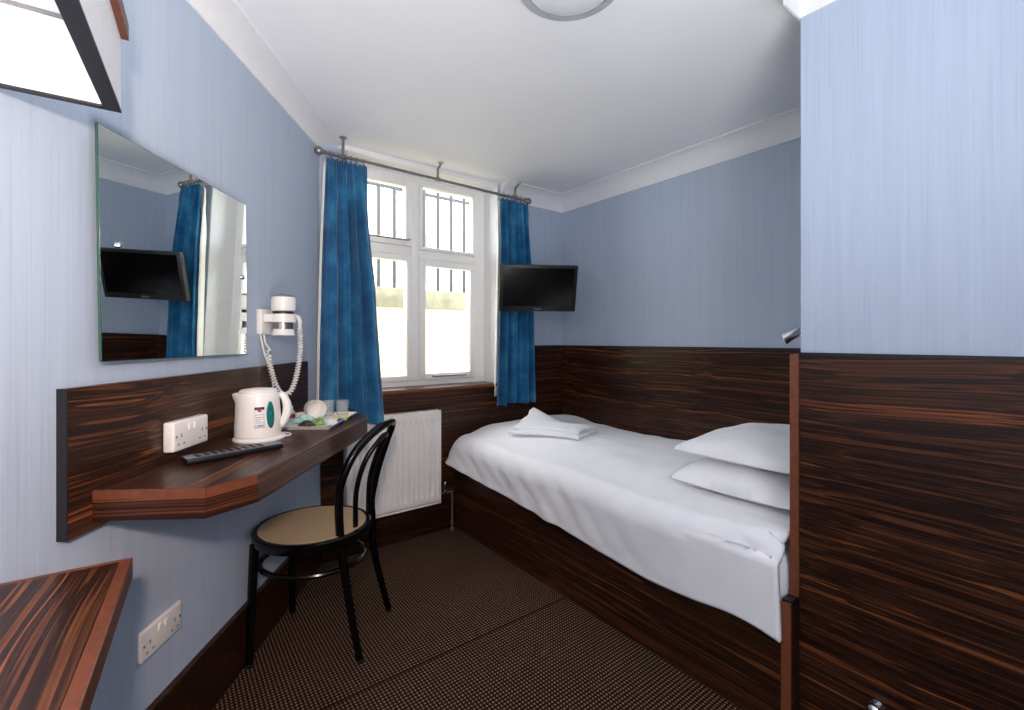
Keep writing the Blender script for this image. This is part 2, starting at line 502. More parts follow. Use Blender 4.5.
# ------------------------------------------------------------------ outside the window
m = MB(); m.box((-1.5, 2.81, -.3), (5.5, 12, -.02)); struct(m.build('floor_outside', PAVE, smooth=0), 'paved floor of the light well outside', 'paving')
YO = 3.9
m = MB(); m.box((-1.5, YO, -.02), (5.5, YO + .25, 1.44)); struct(m.build('wall_outside', CREAM, smooth=0), 'cream rendered retaining wall outside the window', 'wall')
m = MB(); m.box((-1.5, YO - .015, 1.44), (5.5, YO + .27, 1.612), .01); struct(m.build('trim_11', COPING, smooth=30), 'weathered stone coping on the wall outside', 'coping')
m = MB(); m.box((-1.5, YO + .25, 1.2), (5.5, 12, 1.5)); struct(m.build('floor_street', PAVE, smooth=0), 'pavement at street level outside', 'pavement')
rl = empty('iron_railing', (1.0, YO + .08, 1.612), 0, 'grey iron railing with upright bars outside the window', 'railing')
m = MB(); m.box((-1.2, -.012, .90), (3.4, .012, .925)); m.build('rail', IRON, rl, smooth=0)
for k in range(-4, 18):
    x = .535 + .147 * k
    m = MB(); m.tube([(x, 0, 0), (x, 0, 1.06)], .017, 8)
    m.lathe([(.011, 1.05), (.016, 1.07), (.010, 1.10), (0, 1.14)], 8, (x, 0, 0))
    m.build('railing_bar', IRON, rl)
bd = empty('house', (3.0, 9.0, 1.5), 0, 'pale house across the street beyond the railing', 'building')
m = MB(); m.box((-6, 0, 0), (6, .4, 4.3)); m.build('facade', plain('pale_stucco', (236, 234, 228), .9), bd, smooth=0)
for k in range(5):
    for z in (.8, 2.6):
        m = MB(); m.box((-4.4 + k * 1.75, -.03, z), (-3.7 + k * 1.75, .0, z + 1.1)); w = m.build('window', plain('pale_window', (120, 120, 126), .4), bd, smooth=0)
        m = MB(); m.box((-4.5 + k * 1.75, -.07, z - .08), (-3.6 + k * 1.75, 0, z)); m.build('sill', GLOSSW, w, smooth=0)

# ================================================================== CURTAIN ROD AND CURTAINS
YR = YW - .09
RZ = 2.092
rod = empty('curtain_rod', (.66, YR, RZ), 0, 'thin metal curtain rod hung from the ceiling across the window', 'curtain rod')
m = MB(); m.tube([(0, 0, 0), (1.275, 0, -.008)], .0085, 12); m.build('pole', STEEL, rod)
def finial(x, sgn):
    m = MB()
    M = Matrix.Rotation(sgn * PI / 2, 3, 'Y')
    pr = [(.0, 0), (.011, .0), (.012, .008), (.008, .012)] + [(.022 * math.sin(a), .034 - .022 * math.cos(a)) for a in [PI * (.15 + .85 * k / 9) for k in range(10)]]
    m.lathe(pr, 20, (x, 0, -.008 if sgn > 0 else 0), mtx=M); m.build('finial', STEEL, rod)
finial(0, -1); finial(1.275, 1)
for x, kink in ((.085, 0), (.629, .02), (1.20, .03)):
    m = MB()
    m.tube([(x + kink, .0, CEIL - RZ), (x + kink * .9, 0, CEIL - RZ - .012), (x, 0, .055), (x, 0, .0)], .007, 10)
    m.lathe([(.018, CEIL - RZ - .004), (.018, CEIL - RZ), (0, CEIL - RZ)], 16, (x + kink, 0, 0))
    m.tube([(x - .012, 0, -.004), (x + .012, 0, -.004)], .0125, 12)
    m.build('ceiling_bracket', STEEL, rod)

def curtain(name, label, lt, rt, lb, rb, zt, zb, nf, seed, fwd=0.0):
    cx = (lt + rt) / 2
    root = empty(name, (cx, YR, zb), 0, label, 'curtain', 'blue curtains at the window')
    H = zt - zb
    def fold(u, v):
        a = .010 + .020 * min(1, v * 4)
        ph = 2 * PI * nf * (u + .035 * math.sin(3 * u * PI + seed)) + .5 * math.sin(v * 2.2 + seed) * v
        w = math.sin(ph) + .30 * math.sin(2.3 * ph + seed * 2)
        head = max(0, 1 - v / .045)
        return a * w * (1 - .6 * head) + (.006 * math.sin(2 * PI * nf * 4.2 * u) * (1 if v < .07 else max(0, 1 - (v - .07) / .05)))
    def f(u, v):
        e = v ** .8
        bow = -.012 * math.sin(PI * min(1, v * 2.2)) * (1 if v < .45 else 0)
        xl = lt + (lb - lt) * e; xr = rt + (rb - rt) * e + bow
        x = xl + (xr - xl) * u
        y = fold(u, v) - fwd * v + .005 * noise.noise(Vector((u * 5, v * 6, seed)))
        z = H * (1 - v) + (.006 * math.sin(u * 9 + seed) if v > .99 else 0) + (.004 * math.sin(2 * PI * nf * 2 * u + seed) if v == 0 else 0)
        return (x - cx, y, z)
    m = MB(); m.grid(f, 110, 90)
    m.build('drape', CURTAIN, root, smooth=80, solid=.003, offset=0)
    # lining hanging behind, showing at one edge
    def fl(u, v):
        x, y, z = f(u, v)
        xe = x - .006 * (1 - u) ** 4
        return (xe, y + .012 + .014 * (1 - u), max(.055, z - .012 if v < .02 else z))
    m = MB(); m.grid(fl, 50, 40); m.build('lining', LINING, root, smooth=80, solid=.002, offset=0)
    # gathered header tape ridge + rings on the rod
    m = MB()
    for k in range(6):
        u = (k + .5) / 6; x = lt + (rt - lt) * u - cx
        pts = [(x + .004 * math.sin(k), .0 + .017 * math.cos(a), RZ - zb + .017 * math.sin(a) - .008) for a in [2 * PI * q / 16 for q in range(16)]]
        mm = MB(); mm.tube(pts, .0022, 6, closed=True); mm.build('curtain_ring', STEEL, root)
    return root
curtain('curtain', 'blue velvety curtain hanging at the left of the window beside the desk', .666, .868, .616, .952, 2.068, .705, 4.3, 1.3, .045)
curtain('curtain', 'blue velvety curtain hanging at the right of the window behind the television', 1.742, 1.962, 1.728, 2.040, 2.064, .728, 3.8, 4.1, -.03)

# ================================================================== WALL MIRROR
mc = wl(1.385, -.850, 1.366)
mroot = empty('wall_mirror', (mc.x, mc.y, mc.z), ROTL, 'frameless rectangular mirror on the left wall above the desk', 'mirror')
def tilt(p):   # local: x along wall, -y out of the wall; mirror leans slightly
    x, y, z = p
    return (x, y + .018 * x - .027 * z, z)
def slab(mb, quad, y0, y1):
    A = [mb._v(tilt((x, y0, z))) for x, z in quad]; B = [mb._v(tilt((x, y1, z))) for x, z in quad]
    mb.bm.faces.new(A); mb.bm.faces.new(B[::-1])
    for k in range(4): mb.bm.faces.new((A[(k + 1) % 4], A[k], B[k], B[(k + 1) % 4]))
MQ = ((-0.3571, 0.2487),(0.2680, 0.2537),(0.3033, -0.2658),(-0.3291, -0.2642))     # glass outline (along wall, up)
m = MB(); slab(m, MQ, 0, .005); m.build('glass_edge', GREENGL, mroot, smooth=0)
m = MB(); slab(m, [(x * .994, z * .994) for x, z in MQ], -.0006, -.0001); m.build('reflecting_glass', MIRROR, mroot, smooth=0)
for (x, z) in ((-.29, .0), (.255, -.0)):
    p = tilt((x, -.001, z)); q = tilt((x, .03, z))
    m = MB(); m.lathe([(.0075, 0), (.0075, .003), (.005, .006), (0, .007)], 14, p, mtx=Matrix.Rotation(PI / 2, 3, 'X')); m.build('mirror_screw', CHROME, mroot)
for (x, z) in ((-.2, -.2), (.2, -.2), (-.2, .2), (.2, .2)):
    m = MB(); p = tilt((x, .005, z)); m.tube([p, (x, .034, z)], .01, 10); m.build('spacer', BLACKP, mroot)

# ================================================================== DESK
DB = wl(1.046, NL, .74)
desk = empty('wall_desk', (DB.x, DB.y, DB.z), ROTL, 'dark streaked wood desk shelf fixed to the left wall with a backboard', 'desk')
def dl(s, n): return (s - 1.046, -(n - NL))       # local coordinates on the wall (x along, y into wall)
ZT, ZU = .825 - .74, .757 - .74
m = MB(); m.box((.984 - 1.046 + .0015, -.02, 0), (2.234 - 1.046, 0, .31)); m.build('backboard', WOOD_DESK, desk, smooth=0)
m = MB(); m.box((.984 - 1.046 - .001, -.0205, 0), (.984 - 1.046 + .0015, 0, .31)); m.build('edge_strip', BLACKEDGE, desk, smooth=0)
poly = [dl(1.046, -.86), dl(1.050, -.626), dl(1.150, -.563), dl(1.957, -.512), dl(2.20, -.64), dl(2.20, -.86)]
m = MB(); m.prism(poly, ZU, ZT, .0008, 1); m.build('worktop', WOOD_DESK, desk, smooth=0)
def strip(mb, a, b, z0, z1, t=.0016):
    a = Vector((*a, 0)); b = Vector((*b, 0)); d = (b - a).normalized(); nrm = Vector((d.y, -d.x, 0))
    for sgn in (1,):
        q = [a, b, b + nrm * t, a + nrm * t]
        mb.prism([(p.x, p.y) for p in q], z0, z1)
m = MB()
pts = poly[0:3]
for a, b in zip(pts, pts[1:]): strip(m, a, b, ZT - .021, ZT - .0005)
m.build('lipping', LIPD, desk, smooth=0)
m = MB()
pts = poly[0:5]
for a, b in zip(pts, pts[1:]): strip(m, a, b, ZU + .0003, ZT - .021 if a in poly[0:2] else ZT - .0008, .0012)
m.build('edge_veneer', WOOD_EDGE, desk, smooth=0)

# sockets
def socket(s0, s1, z0, z1, nface, depth, label, name='double_socket'):
    c = wl((s0 + s1) / 2, nface, (z0 + z1) / 2)
    r = empty(name, (c.x, c.y, c.z), ROTL, label, 'power socket', 'double power sockets')
    w, h = (s1 - s0) / 2, (z1 - z0) / 2
    m = MB(); m.box((-w, -depth, -h), (w, 0, h), .006, 3); m.build('faceplate', WPLAST, r)
    for sx in (-1, 1):
        m = MB(); m.box((sx * .011 - .0065, -depth - .004, h - .030), (sx * .011 + .0065, -depth, h - .012), .0015); m.build('switch', GLOSSW, r)
        m = MB()
        cx = sx * w * .60
        m.box((cx - .0022, -depth - .0006, -.004), (cx + .0022, -depth + .001, .006))
        m.box((cx - .0145, -depth - .0006, -h * .55 - .002), (cx - .0075, -depth + .001, -h * .55 + .003))
        m.box((cx + .0075, -depth - .0006, -h * .55 - .002), (cx + .0145, -depth + .001, -h * .55 + .003))
        m.build('pin_holes', GREYPR, r, smooth=0)
        m = MB(); m.lathe([(.0032, 0), (.0032, .0012), (0, .0012)], 12, (sx * (w - .010), -depth, 0), mtx=Matrix.Rotation(PI / 2, 3, 'X')); m.build('screw', STEEL, r)
    return r
socket(1.258, 1.408, .852, .932, -.86, .030, 'white double socket on the desk backboard behind the remote control')
socket(1.196, 1.350, .338, .418, NL, .012, 'white double socket low on the left wall under the desk')

# ------------------------------------------------------------------ kettle
ZD = .8255
kp = wl(1.562, -.762, ZD)
kr = math.atan2(-kp.x, kp.y)
ket = empty('electric_kettle', (kp.x, kp.y, kp.z), kr, 'white plastic electric kettle with a teal gauge on the desk', 'kettle')
m = MB(); m.lathe([(.066, 0), (.082, 0), (.083, .006), (.078, .011), (.066, .013)], 40, (.004, 0, 0)); m.build('base', WPLAST, ket)
m = MB()
m.lathe([(.070, .013), (.073, .016), (.0735, .04), (.071, .085), (.068, .125), (.067, .150), (.064, .157), (.056, .160)], 48)
bm = m.bm
for v in bm.verts:   # spout lip on the left (-x)
    if v.co.z > .12 and v.co.x < -.045:
        k = (v.co.z - .12) / .04 * max(0, 1 - abs(v.co.y) / .03)
        v.co.x -= .016 * k
m.build('body', WPLAST, ket)
m = MB(); m.lathe([(.060, .158), (.061, .163), (.052, .170), (.02, .174), (0, .175)], 40); m.build('lid', WPLAST, ket)
m = MB()
path = []
for k in range(17):
    t = k / 16
    path.append((.058 + .028 * math.sin(PI * t) ** .7 + .010 * (1 - t), -.012, .154 - .122 * t))
m.tube(path, [.010 + .005 * math.sin(PI * k / 16) for k in range(17)], 12, flat=1.0); m.build('handle', WPLAST, ket)
def on_body(u, z, out=.001):   # u = angle from the side facing the room
    prof = [(.013, .070), (.04, .0735), (.085, .071), (.125, .068), (.15, .067)]
    for (z0, r0), (z1, r1) in zip(prof, prof[1:]):
        if z <= z1: break
    r = r0 + (r1 - r0) * (z - z0) / (z1 - z0) + out
    return Vector((r * math.sin(u), -r * math.cos(u), z))
m = MB()
m.grid(lambda a, b: on_body(.55 + .20 * (b * 1.0) * math.cos(2 * PI * a), .088 + .045 * b * math.sin(2 * PI * a), .0022 - .0012 * b), 28, 4)
m.build('water_gauge', TEAL, ket, solid=.001)
def patch(name, mat, u0, u1, z0, z1, out):
    m = MB(); m.grid(lambda a, b: on_body(u0 + (u1 - u0) * a, z0 + (z1 - z0) * b, out), 6, 4)
    return m.build(name, mat, ket, solid=.0004, offset=0)
lab = patch('label', PAPERW, -.16, .26, .048, .116, .0012)
for (mt, u0, u1, z0, z1) in ((DARKPR, -.16, .26, .107, .116), (RED, -.03, .14, .100, .108), (GREYPR, -.10, .20, .090, .092), (RED, -.10, .20, .082, .0835),
                             (GREYPR, -.10, .20, .076, .0775), (GREYPR, -.10, .12, .070, .0715), (GREYPR, -.10, .20, .064, .0655), (GREYPR, -.02, .20, .054, .058)):
    p = patch('print', mt, u0, u1, z0, z1, .002); p.parent = lab
ket.scale = (.94, .94, .96)
cordpts = [Vector((.075, -.02, .006)), Vector((.098, -.01, .004)), Vector((.10, .03, .004)), Vector((.06, .075, .004)), Vector((.0, .10, .004))]
def smoothpath(P, n=8):
    P = [Vector(p) for p in P]; out = []
    for i in range(len(P) - 1):
        p0 = P[max(i - 1, 0)]; p1 = P[i]; p2 = P[i + 1]; p3 = P[min(i + 2, len(P) - 1)]
        for k in range(n):
            t = k / n
            out.append(.5 * ((2 * p1) + (-p0 + p2) * t + (2 * p0 - 5 * p1 + 4 * p2 - p3) * t * t + (-p0 + 3 * p1 - 3 * p2 + p3) * t ** 3))
    out.append(P[-1]); return out
m = MB(); m.tube(smoothpath(cordpts), .0028, 8); m.build('cord', WPLAST, ket)

# ------------------------------------------------------------------ remote control
ra = wl(1.243, -.795, ZD); rb = wl(1.425, -.630, ZD)
rd = rb - ra
rem = empty('remote_control', ((ra.x + rb.x) / 2, (ra.y + rb.y) / 2, ZD), math.atan2(rd.y, rd.x), 'black and silver television remote control lying on the desk', 'remote control')
L = rd.length / 2
m = MB(); m.box((-L, -.024, .002), (L, .024, .017), .005, 3); m.build('body', BLACKP, rem)
m = MB(); m.box((-L + .001, -.0235, .0165), (L - .001, .0235, .0185), .0008, 1); m.build('faceplate', SILVERP, rem)
for i in range(9):
    for j in (-1, 0, 1):
        x = -L + .03 + i * .0195
        m = MB(); m.box((x - .006, j * .0145 - .0045, .018), (x + .006, j * .0145 + .0045, .0205), .001, 1); m.build('button', BLACKP, rem, smooth=0)

# ------------------------------------------------------------------ tea tray and what lies on it
tc = wl(1.868, -.700, ZD)
tray = empty('tea_tray', (tc.x, tc.y, tc.z), ROTL, 'white rectangular tea tray at the window end of the desk', 'tray')
tw, td = .172, .128
m = MB()
def rrect(w, d, r, n=5):
    out = []
    for cx, cy, a0 in ((w - r, d - r, 0), (-w + r, d - r, PI / 2), (-w + r, -d + r, PI), (w - r, -d + r, 1.5 * PI)):
        for k in range(n + 1):
            a = a0 + PI / 2 * k / n; out.append((cx + r * math.cos(a), cy + r * math.sin(a)))
    return out
m.prism(rrect(tw - .012, td - .012, .012), 0, .003); m.build('tray_base', WPLAST, tray)
m = MB()
secs = [(-.012, .0), (-.002, .011), (0, .013), (-.003, .013), (-.0145, .003)]
rings = [[m._v((x, y, z)) for x, y in rrect(tw + o, td + o, .016)] for o, z in secs]
n = len(rings[0])
for A, B in zip(rings, rings[1:] + rings[:1]):
    for k in range(n): m.bm.faces.new((A[k], A[(k + 1) % n], B[(k + 1) % n], B[k]))
m.build('rim', WPLAST, tray)
ZTR = ZD + .0032
# cup on its side
cp = wl(1.935, -.722, ZTR + .0395)
cup = empty('cup', (cp.x, cp.y, cp.z), 0, 'white cup lying on its side on the tea tray', 'cup')
dirc = (T * -.74 + N * .66).normalized()      # opening towards the room
Mc = Vector((0, 0, 1)).rotation_difference(dirc).to_matrix()
m = MB(); m.lathe([(0, -.030), (.022, -.030), (.024, -.034), (.026, -.034), (.028, -.029), (.036, -.012), (.0385, .015), (.0385, .036), (.0365, .036), (.0355, .012), (.031, -.014), (.0, -.022)], 36, mtx=Mc)
m.build('bowl', WPLAST, cup)
m = MB()
hp = [Mc @ Vector((.034 + .024 * math.sin(PI * k / 12), 0, -.018 + .042 * k / 12)) for k in range(13)]
hx = Mc @ Vector((1, 0, 0)); away = Vector((cp.x, cp.y, -1.0)).normalized(); away = (away - dirc * away.dot(dirc)).normalized()
Mh = Matrix.Rotation(math.atan2(dirc.dot(hx.cross(away)), hx.dot(away)), 3, dirc)
m.tube([Mh @ p for p in hp], .0045, 8); m.build('handle', WPLAST, cup)
# two tumblers
for i, (s, nn, lb) in enumerate(((2.078, -.652, 'clear glass tumbler nearer the desk edge on the tea tray'), (2.048, -.722, 'clear glass tumbler further from the desk edge on the tea tray'))):
    p = wl(2.005, -.628 - .060 * i, ZTR + .0005)
    m = MB(); m.lathe([(0, 0), (.0215, 0), (.0235, .003), (.0265, .064), (.0250, .064), (.0222, .008), (0, .007)], 28)
    g = m.build('glass_tumbler', TUMBLER, loc=p); tag(g, lb, 'glass', 'glass tumblers on the tea tray')
# sachets, pots and cards
def sachet(name, label, cat, mat, s, nn, ang, L_, W_, h=.008, lift=0, seed=0):
    p = wl(s, nn, ZTR + lift)
    m = MB()
    def f(a, b):
        x = (a - .5) * L_; y = (b - .5) * W_
        e = min(a, 1 - a, b, 1 - b) * 2
        z = h * (max(0, e) ** .5) * (.75 + .5 * noise.noise(Vector((a * 4 + seed, b * 4, seed)))) + .002 * noise.noise(Vector((a * 9, b * 9, seed + 3))) + .003
        return (x, y, max(.0012, z))
    m.grid(f, 16, 12)
    o = m.build(name, mat, loc=p, rotz=ROTL + ang, smooth=50, solid=.001); tag(o, label, cat, 'sachets and pots on the tea tray')
    return o
sachet('tea_sachet', 'crumpled green tea sachet at the front of the tea tray beside the kettle', 'sachet', GREENP, 1.80, -.655, .4, .06, .05, .028, seed=1)
sachet('tea_sachet', 'crumpled pale mint sachet behind the green one on the tea tray', 'sachet', MINTP, 1.835, -.715, -.5, .07, .055, .036, seed=2)
sachet('coffee_sachet', 'dark brown sachet at the kettle end of the tea tray', 'sachet', BROWNP, 1.755, -.680, .9, .05, .045, .026, seed=3)
sachet('sugar_sachet', 'flat white paper sachet near the front of the tea tray', 'sachet', PAPERW, 1.795, -.598, .15, .055, .035, .010, seed=4)
sachet('sugar_sachet', 'flat white paper sachet beside the blue one on the tea tray', 'sachet', PAPERW, 1.845, -.625, -.35, .055, .036, .012, seed=5)
sachet('sugar_sachet', 'bright blue sachet near the front edge of the tea tray', 'sachet', BLUEP, 1.853, -.588, .3, .042, .026, .012, seed=6)
m = MB(); m.box((-.058, -.03, 0), (.058, .03, .006), .001, 1)
o = m.build('biscuit_packet', YELP, loc=wl(1.930, -.612, ZTR), rotz=ROTL + .2); tag(o, 'flat pale yellow packet on the tea tray in front of the tumblers', 'packet', 'sachets and pots on the tea tray')
o = None
pp = wl(1.87, -.79, ZTR)
pot = empty('milk_pot', (pp.x, pp.y, pp.z), 0, 'small white bottle with a red label at the back of the tea tray', 'bottle', 'sachets and pots on the tea tray')
m = MB(); m.lathe([(.0, 0), (.017, 0), (.019, .004), (.019, .036), (.012, .046), (.010, .050), (0, .05)], 20); m.build('body', MINTP, pot)
m = MB(); m.lathe([(.0195, .014), (.0196, .016), (.0196, .030), (.0195, .031)], 20); m.build('label', RED, pot)
m = MB(); m.lathe([(.011, .050), (.0115, .052), (.011, .060), (0, .061)], 16); m.build('cap', WPLAST, pot)

# ================================================================== HAIR DRYER ON ITS WALL HOLDER
hp_ = wl(1.835, NL, 1.17)
hd = empty('hair_dryer', (hp_.x, hp_.y, hp_.z), ROTL, 'white hair dryer in a wall holder above the kettle', 'hair dryer')
m = MB(); m.box((-.050, -.022, 0), (.046, 0, .098), .006, 3); m.build('wall_plate', WPLAST, hd)
m = MB(); m.box((-.030, -.055, .048), (.034, -.02, .080), .004); m.build('bracket_arm', WPLAST, hd)
HX_, HY_ = .006, -.077
m = MB(); m.lathe([(.0385, .048), (.044, .048), (.044, .080), (.0385, .080)], 40, (HX_, HY_, 0))
m.build('holder_ring', WPLAST, hd)
m = MB(); m.lathe([(.0, -.002), (.040, -.002), (.041, .0), (.036, .022), (.0, .022)], 36, (HX_, HY_, 0)); m.build('nozzle', WPLAST, hd)
m = MB(); m.lathe([(.0335, .0225), (.0335, .0912)], 36, (HX_, HY_, 0)); m.build('barrel', STEEL, hd)
m = MB()
for k in range(-2, 4):
    a0 = -PI / 2 + .28 * k + .5
    m.box((-.004, -.0005, .0), (.004, .0012, .026)); 
    vs = list(m.bm.verts)[-8:]
    for v in vs:
        p = Matrix.Rotation(a0 + PI / 2, 3, 'Z') @ Vector((v.co.x, v.co.y - .0338, v.co.z + .0235)); v.co = p + Vector((HX_, HY_, 0))
m.build('grille', BLACKP, hd, smooth=0)
m = MB(); m.lathe([(.0375, .0805), (.0375, .091)], 36, (HX_, HY_, 0)); m.build('dark_band', BLACKP, hd)
m = MB(); m.lathe([(.0, .0915), (.038, .0915), (.0425, .095), (.0435, .105), (.043, .142), (.0415, .146), (.0, .146)], 40, (HX_, HY_, 0)); m.build('motor_housing', WPLAST, hd)
m = MB(); m.lathe([(.0, .1462), (.041, .1462), (.0405, .150), (.035, .154), (.0, .155)], 36, (HX_, HY_, 0)); m.build('air_intake', GREYDK, hd)
m = MB(); m.tube([(HX_ + .030, HY_ - .024, .075), (HX_ + .048, HY_ - .036, .070), (HX_ + .056, HY_ - .041, .052), (HX_ + .055, HY_ - .040, .028)], [.010, .011, .009, .006], 12); m.build('handle', WPLAST, hd)
# coiled lead
def coil(path, R, turns, r):
    P = smoothpath(path, 14); out = []
    Ls = [0]
    for a, b in zip(P, P[1:]): Ls.append(Ls[-1] + (b - a).length)
    n = int(turns * 12)
    for i in range(n + 1):
        s = Ls[-1] * i / n
        j = 0
        while j < len(P) - 2 and Ls[j + 1] < s: j += 1
        t = (s - Ls[j]) / max(1e-9, Ls[j + 1] - Ls[j]); c = P[j].lerp(P[j + 1], t)
        d = (P[j + 1] - P[j]).normalized()
        u = d.cross(Vector((0, 1, .05))).normalized(); w = d.cross(u)
        a = 2 * PI * turns * i / n
        out.append(c + (u * math.cos(a) + w * math.sin(a)) * R)
    return out
m = MB()
cpath = [(HX_ + .055, HY_ - .040, .030), (HX_ + .057, HY_ - .042, -.06), (HX_ + .050, HY_ - .030, -.16), (HX_ + .035, HY_ - .012, -.225), (HX_ + .015, HY_ + .012, -.232), (HX_ - .002, HY_ + .030, -.19), (HX_ - .010, HY_ + .045, -.12), (HX_ - .012, HY_ + .050, -.075)]
m.tube(coil(cpath, .0082, 42, .0026), .0030, 6); m.build('coiled_cord', WPLAST, hd)
m = MB(); m.tube(smoothpath([(HX_ - .012, HY_ + .05, -.075), (HX_ - .022, HY_ + .050, -.062), (-.004, -.03, -.058), (-.018, -.02, -.03), (-.012, -.012, .003)]), .0032, 8); m.build('cord', WPLAST, hd)
m = MB(); m.tube(smoothpath([(-.040, -.012, .002), (-.025, -.020, -.07), (.004, -.030, -.13), (.020, -.030, -.16), (.024, -.030, -.25)]), .0032, 8); m.build('power_cord', WPLAST, hd)

# ================================================================== CHAIR
CH = wl(1.835, -.655, 0)
ch = empty('bentwood_chair', (CH.x, CH.y, 0), ROTL, 'black bentwood chair with a round cane seat pulled up to the desk', 'chair')
# local: x along the wall, y towards the wall (front of the chair)
def cl(s, nn, z): return Vector((s - 1.835, -(nn + .655), z))
SC = cl(1.790, -.668, 0); SR = .201; SZ = .456
SY = 1.04
m = MB()
m.lathe([(SR - .022, SZ - .036), (SR - .004, SZ - .036), (SR, SZ - .030), (SR, SZ - .005), (SR - .005, SZ), (SR - .018, SZ - .001), (SR - .022, SZ - .006)], 64, SC, 1.0, SY)
# ring only (open centre)
bm = m.bm
for f in [f for f in bm.faces if len(f.verts) > 8]: bm.faces.remove(f)
m.build('seat_rim', BLACKWOOD, ch)
m = MB(); m.lathe([(0, SZ - .003), (SR - .06, SZ - .002), (SR - .019, SZ + .0002), (SR - .018, SZ - .010), (0, SZ - .012)], 64, SC, 1.0, SY); m.build('cane_seat', CANE, ch)
def leg(a, b, r0, r1, bow):
    m = MB(); pts = []; rs = []
    for k in range(13):
        t = k / 12; p = Vector(a).lerp(Vector(b), t) + Vector(bow) * math.sin(PI * t)
        pts.append(p); rs.append(r0 + (r1 - r0) * t)
    m.tube(pts, rs, 12); l = m.build('leg', BLACKWOOD, ch)
    m = MB(); e = Vector(b); m.lathe([(r1 + .001, 0), (r1 + .002, .006), (r1, .012)], 12, e); m.build('glide', BLACKP, l)
leg(cl(1.678, -.832, SZ - .03), cl(1.674, -.846, .0), .0165, .0125, (0, .002, 0))
leg(cl(1.945, -.812, SZ - .03), cl(1.990, -.830, .0), .0165, .0125, (0, .002, 0))
def bent(name, pts, r, n=7, glide=False):
    P = smoothpath([cl(*p) for p in pts], n)
    rr = r if not isinstance(r, tuple) else [r[0] + (r[1] - r[0]) * k / (len(P) - 1) for k in range(len(P))]
    m = MB(); m.tube(P, rr, 12); o = m.build(name, BLACKWOOD, ch)
    if glide:
        m = MB(); m.lathe([(.0135, 0), (.0145, .006), (.0125, .012)], 12, P[-1]); m.build('glide', BLACKP, o)
    return o
bent('leg', [(1.675, -.532, .44), (1.676, -.519, .333), (1.677, -.491, .15), (1.678, -.463, 0)], (.0155, .0125), 7, True)
bent('leg', [(1.966, -.496, .44), (1.970, -.487, .271), (1.978, -.456, .122), (1.990, -.428, 0)], (.0155, .0125), 7, True)
bent('back_hoop', [(1.675, -.532, .44), (1.675, -.537, .53), (1.675, -.535, .614), (1.683, -.515, .684), (1.708, -.487, .745), (1.748, -.448, .793), (1.790, -.414, .820), (1.838, -.393, .829),
     (1.885, -.393, .820), (1.925, -.405, .790), (1.953, -.429, .735), (1.966, -.468, .620), (1.966, -.494, .50), (1.966, -.496, .44)], .0150)
bent('inner_hoop', [(1.748, -.500, .44), (1.750, -.497, .585), (1.762, -.468, .695), (1.797, -.424, .766), (1.832, -.408, .782), (1.866, -.418, .764), (1.885, -.455, .690), (1.888, -.484, .585), (1.888, -.490, .44)], .0095)
m = MB(); m.tube([SC + Vector((.160 * math.cos(2 * PI * k / 40), .186 * math.sin(2 * PI * k / 40), .330)) for k in range(40)], .0098, 10, closed=True); m.build('stretcher_ring', BLACKWOOD, ch)

# ================================================================== RADIATOR
rad = empty('radiator', (1.04, YW - .018, .190), 0, 'white panel radiator on the wall under the window', 'radiator')
RW, RH = .275, .548
m = MB()
def rf(u, v):
    x = -RW + .012 + (2 * RW - .024) * u
    nfl = 16
    z = .012 + (RH - .024) * v
    e = min(1, max(0, (v - .07) / .03)) * min(1, max(0, (.93 - v) / .03))
    w = (u * nfl) % 1
    prof = 1 if .30 < w < .70 else (max(0, 1 - (.30 - w) / .14) if w <= .30 else max(0, 1 - (w - .70) / .14))
    return (x, -.066 + .009 * prof * e, z)
m.grid(rf, 240, 40); m.build('front_panel', RADW, rad, smooth=60, solid=.002, offset=0)
m = MB(); m.box((-RW, -.068, 0), (-RW + .013, -.010, RH), .004); m.box((RW - .013, -.068, 0), (RW, -.010, RH), .004)
m.box((-RW + .013, -.068, RH - .013), (RW - .013, -.010, RH), .004); m.box((-RW + .013, -.068, 0), (RW - .013, -.010, .013), .004)
m.build('casing', RADW, rad)
m = MB(); m.box((-.2, -.012, .1), (-.16, .008, .5)); m.box((.16, -.012, .1), (.2, .008, .5)); m.build('wall_bracket', STEEL, rad, smooth=0)
m = MB(); m.tube([(RW, -.04, .045), (RW + .05, -.04, .045)], .008, 10); m.lathe([(.010, .03), (.012, .035), (.012, .06), (.008, .064), (.011, .07), (.012, .10), (.008, .112), (0, .113)], 14, (RW + .040, -.04, 0)); m.build('valve', CHROME, rad)
m = MB(); m.tube(smoothpath([(RW + .05, -.04, .045), (RW + .082, -.04, .045), (RW + .088, -.04, .036), (RW + .088, -.04, -.10), (RW + .088, -.04, -.188)]), .0065, 10); m.lathe([(.010, -.15), (.010, -.13)], 12, (RW + .088, -.04, 0)); m.lathe([(.012, -.1895), (.012, -.175), (.007, -.17)], 12, (RW + .088, -.04, 0)); m.build('pipe', COPPER, rad)

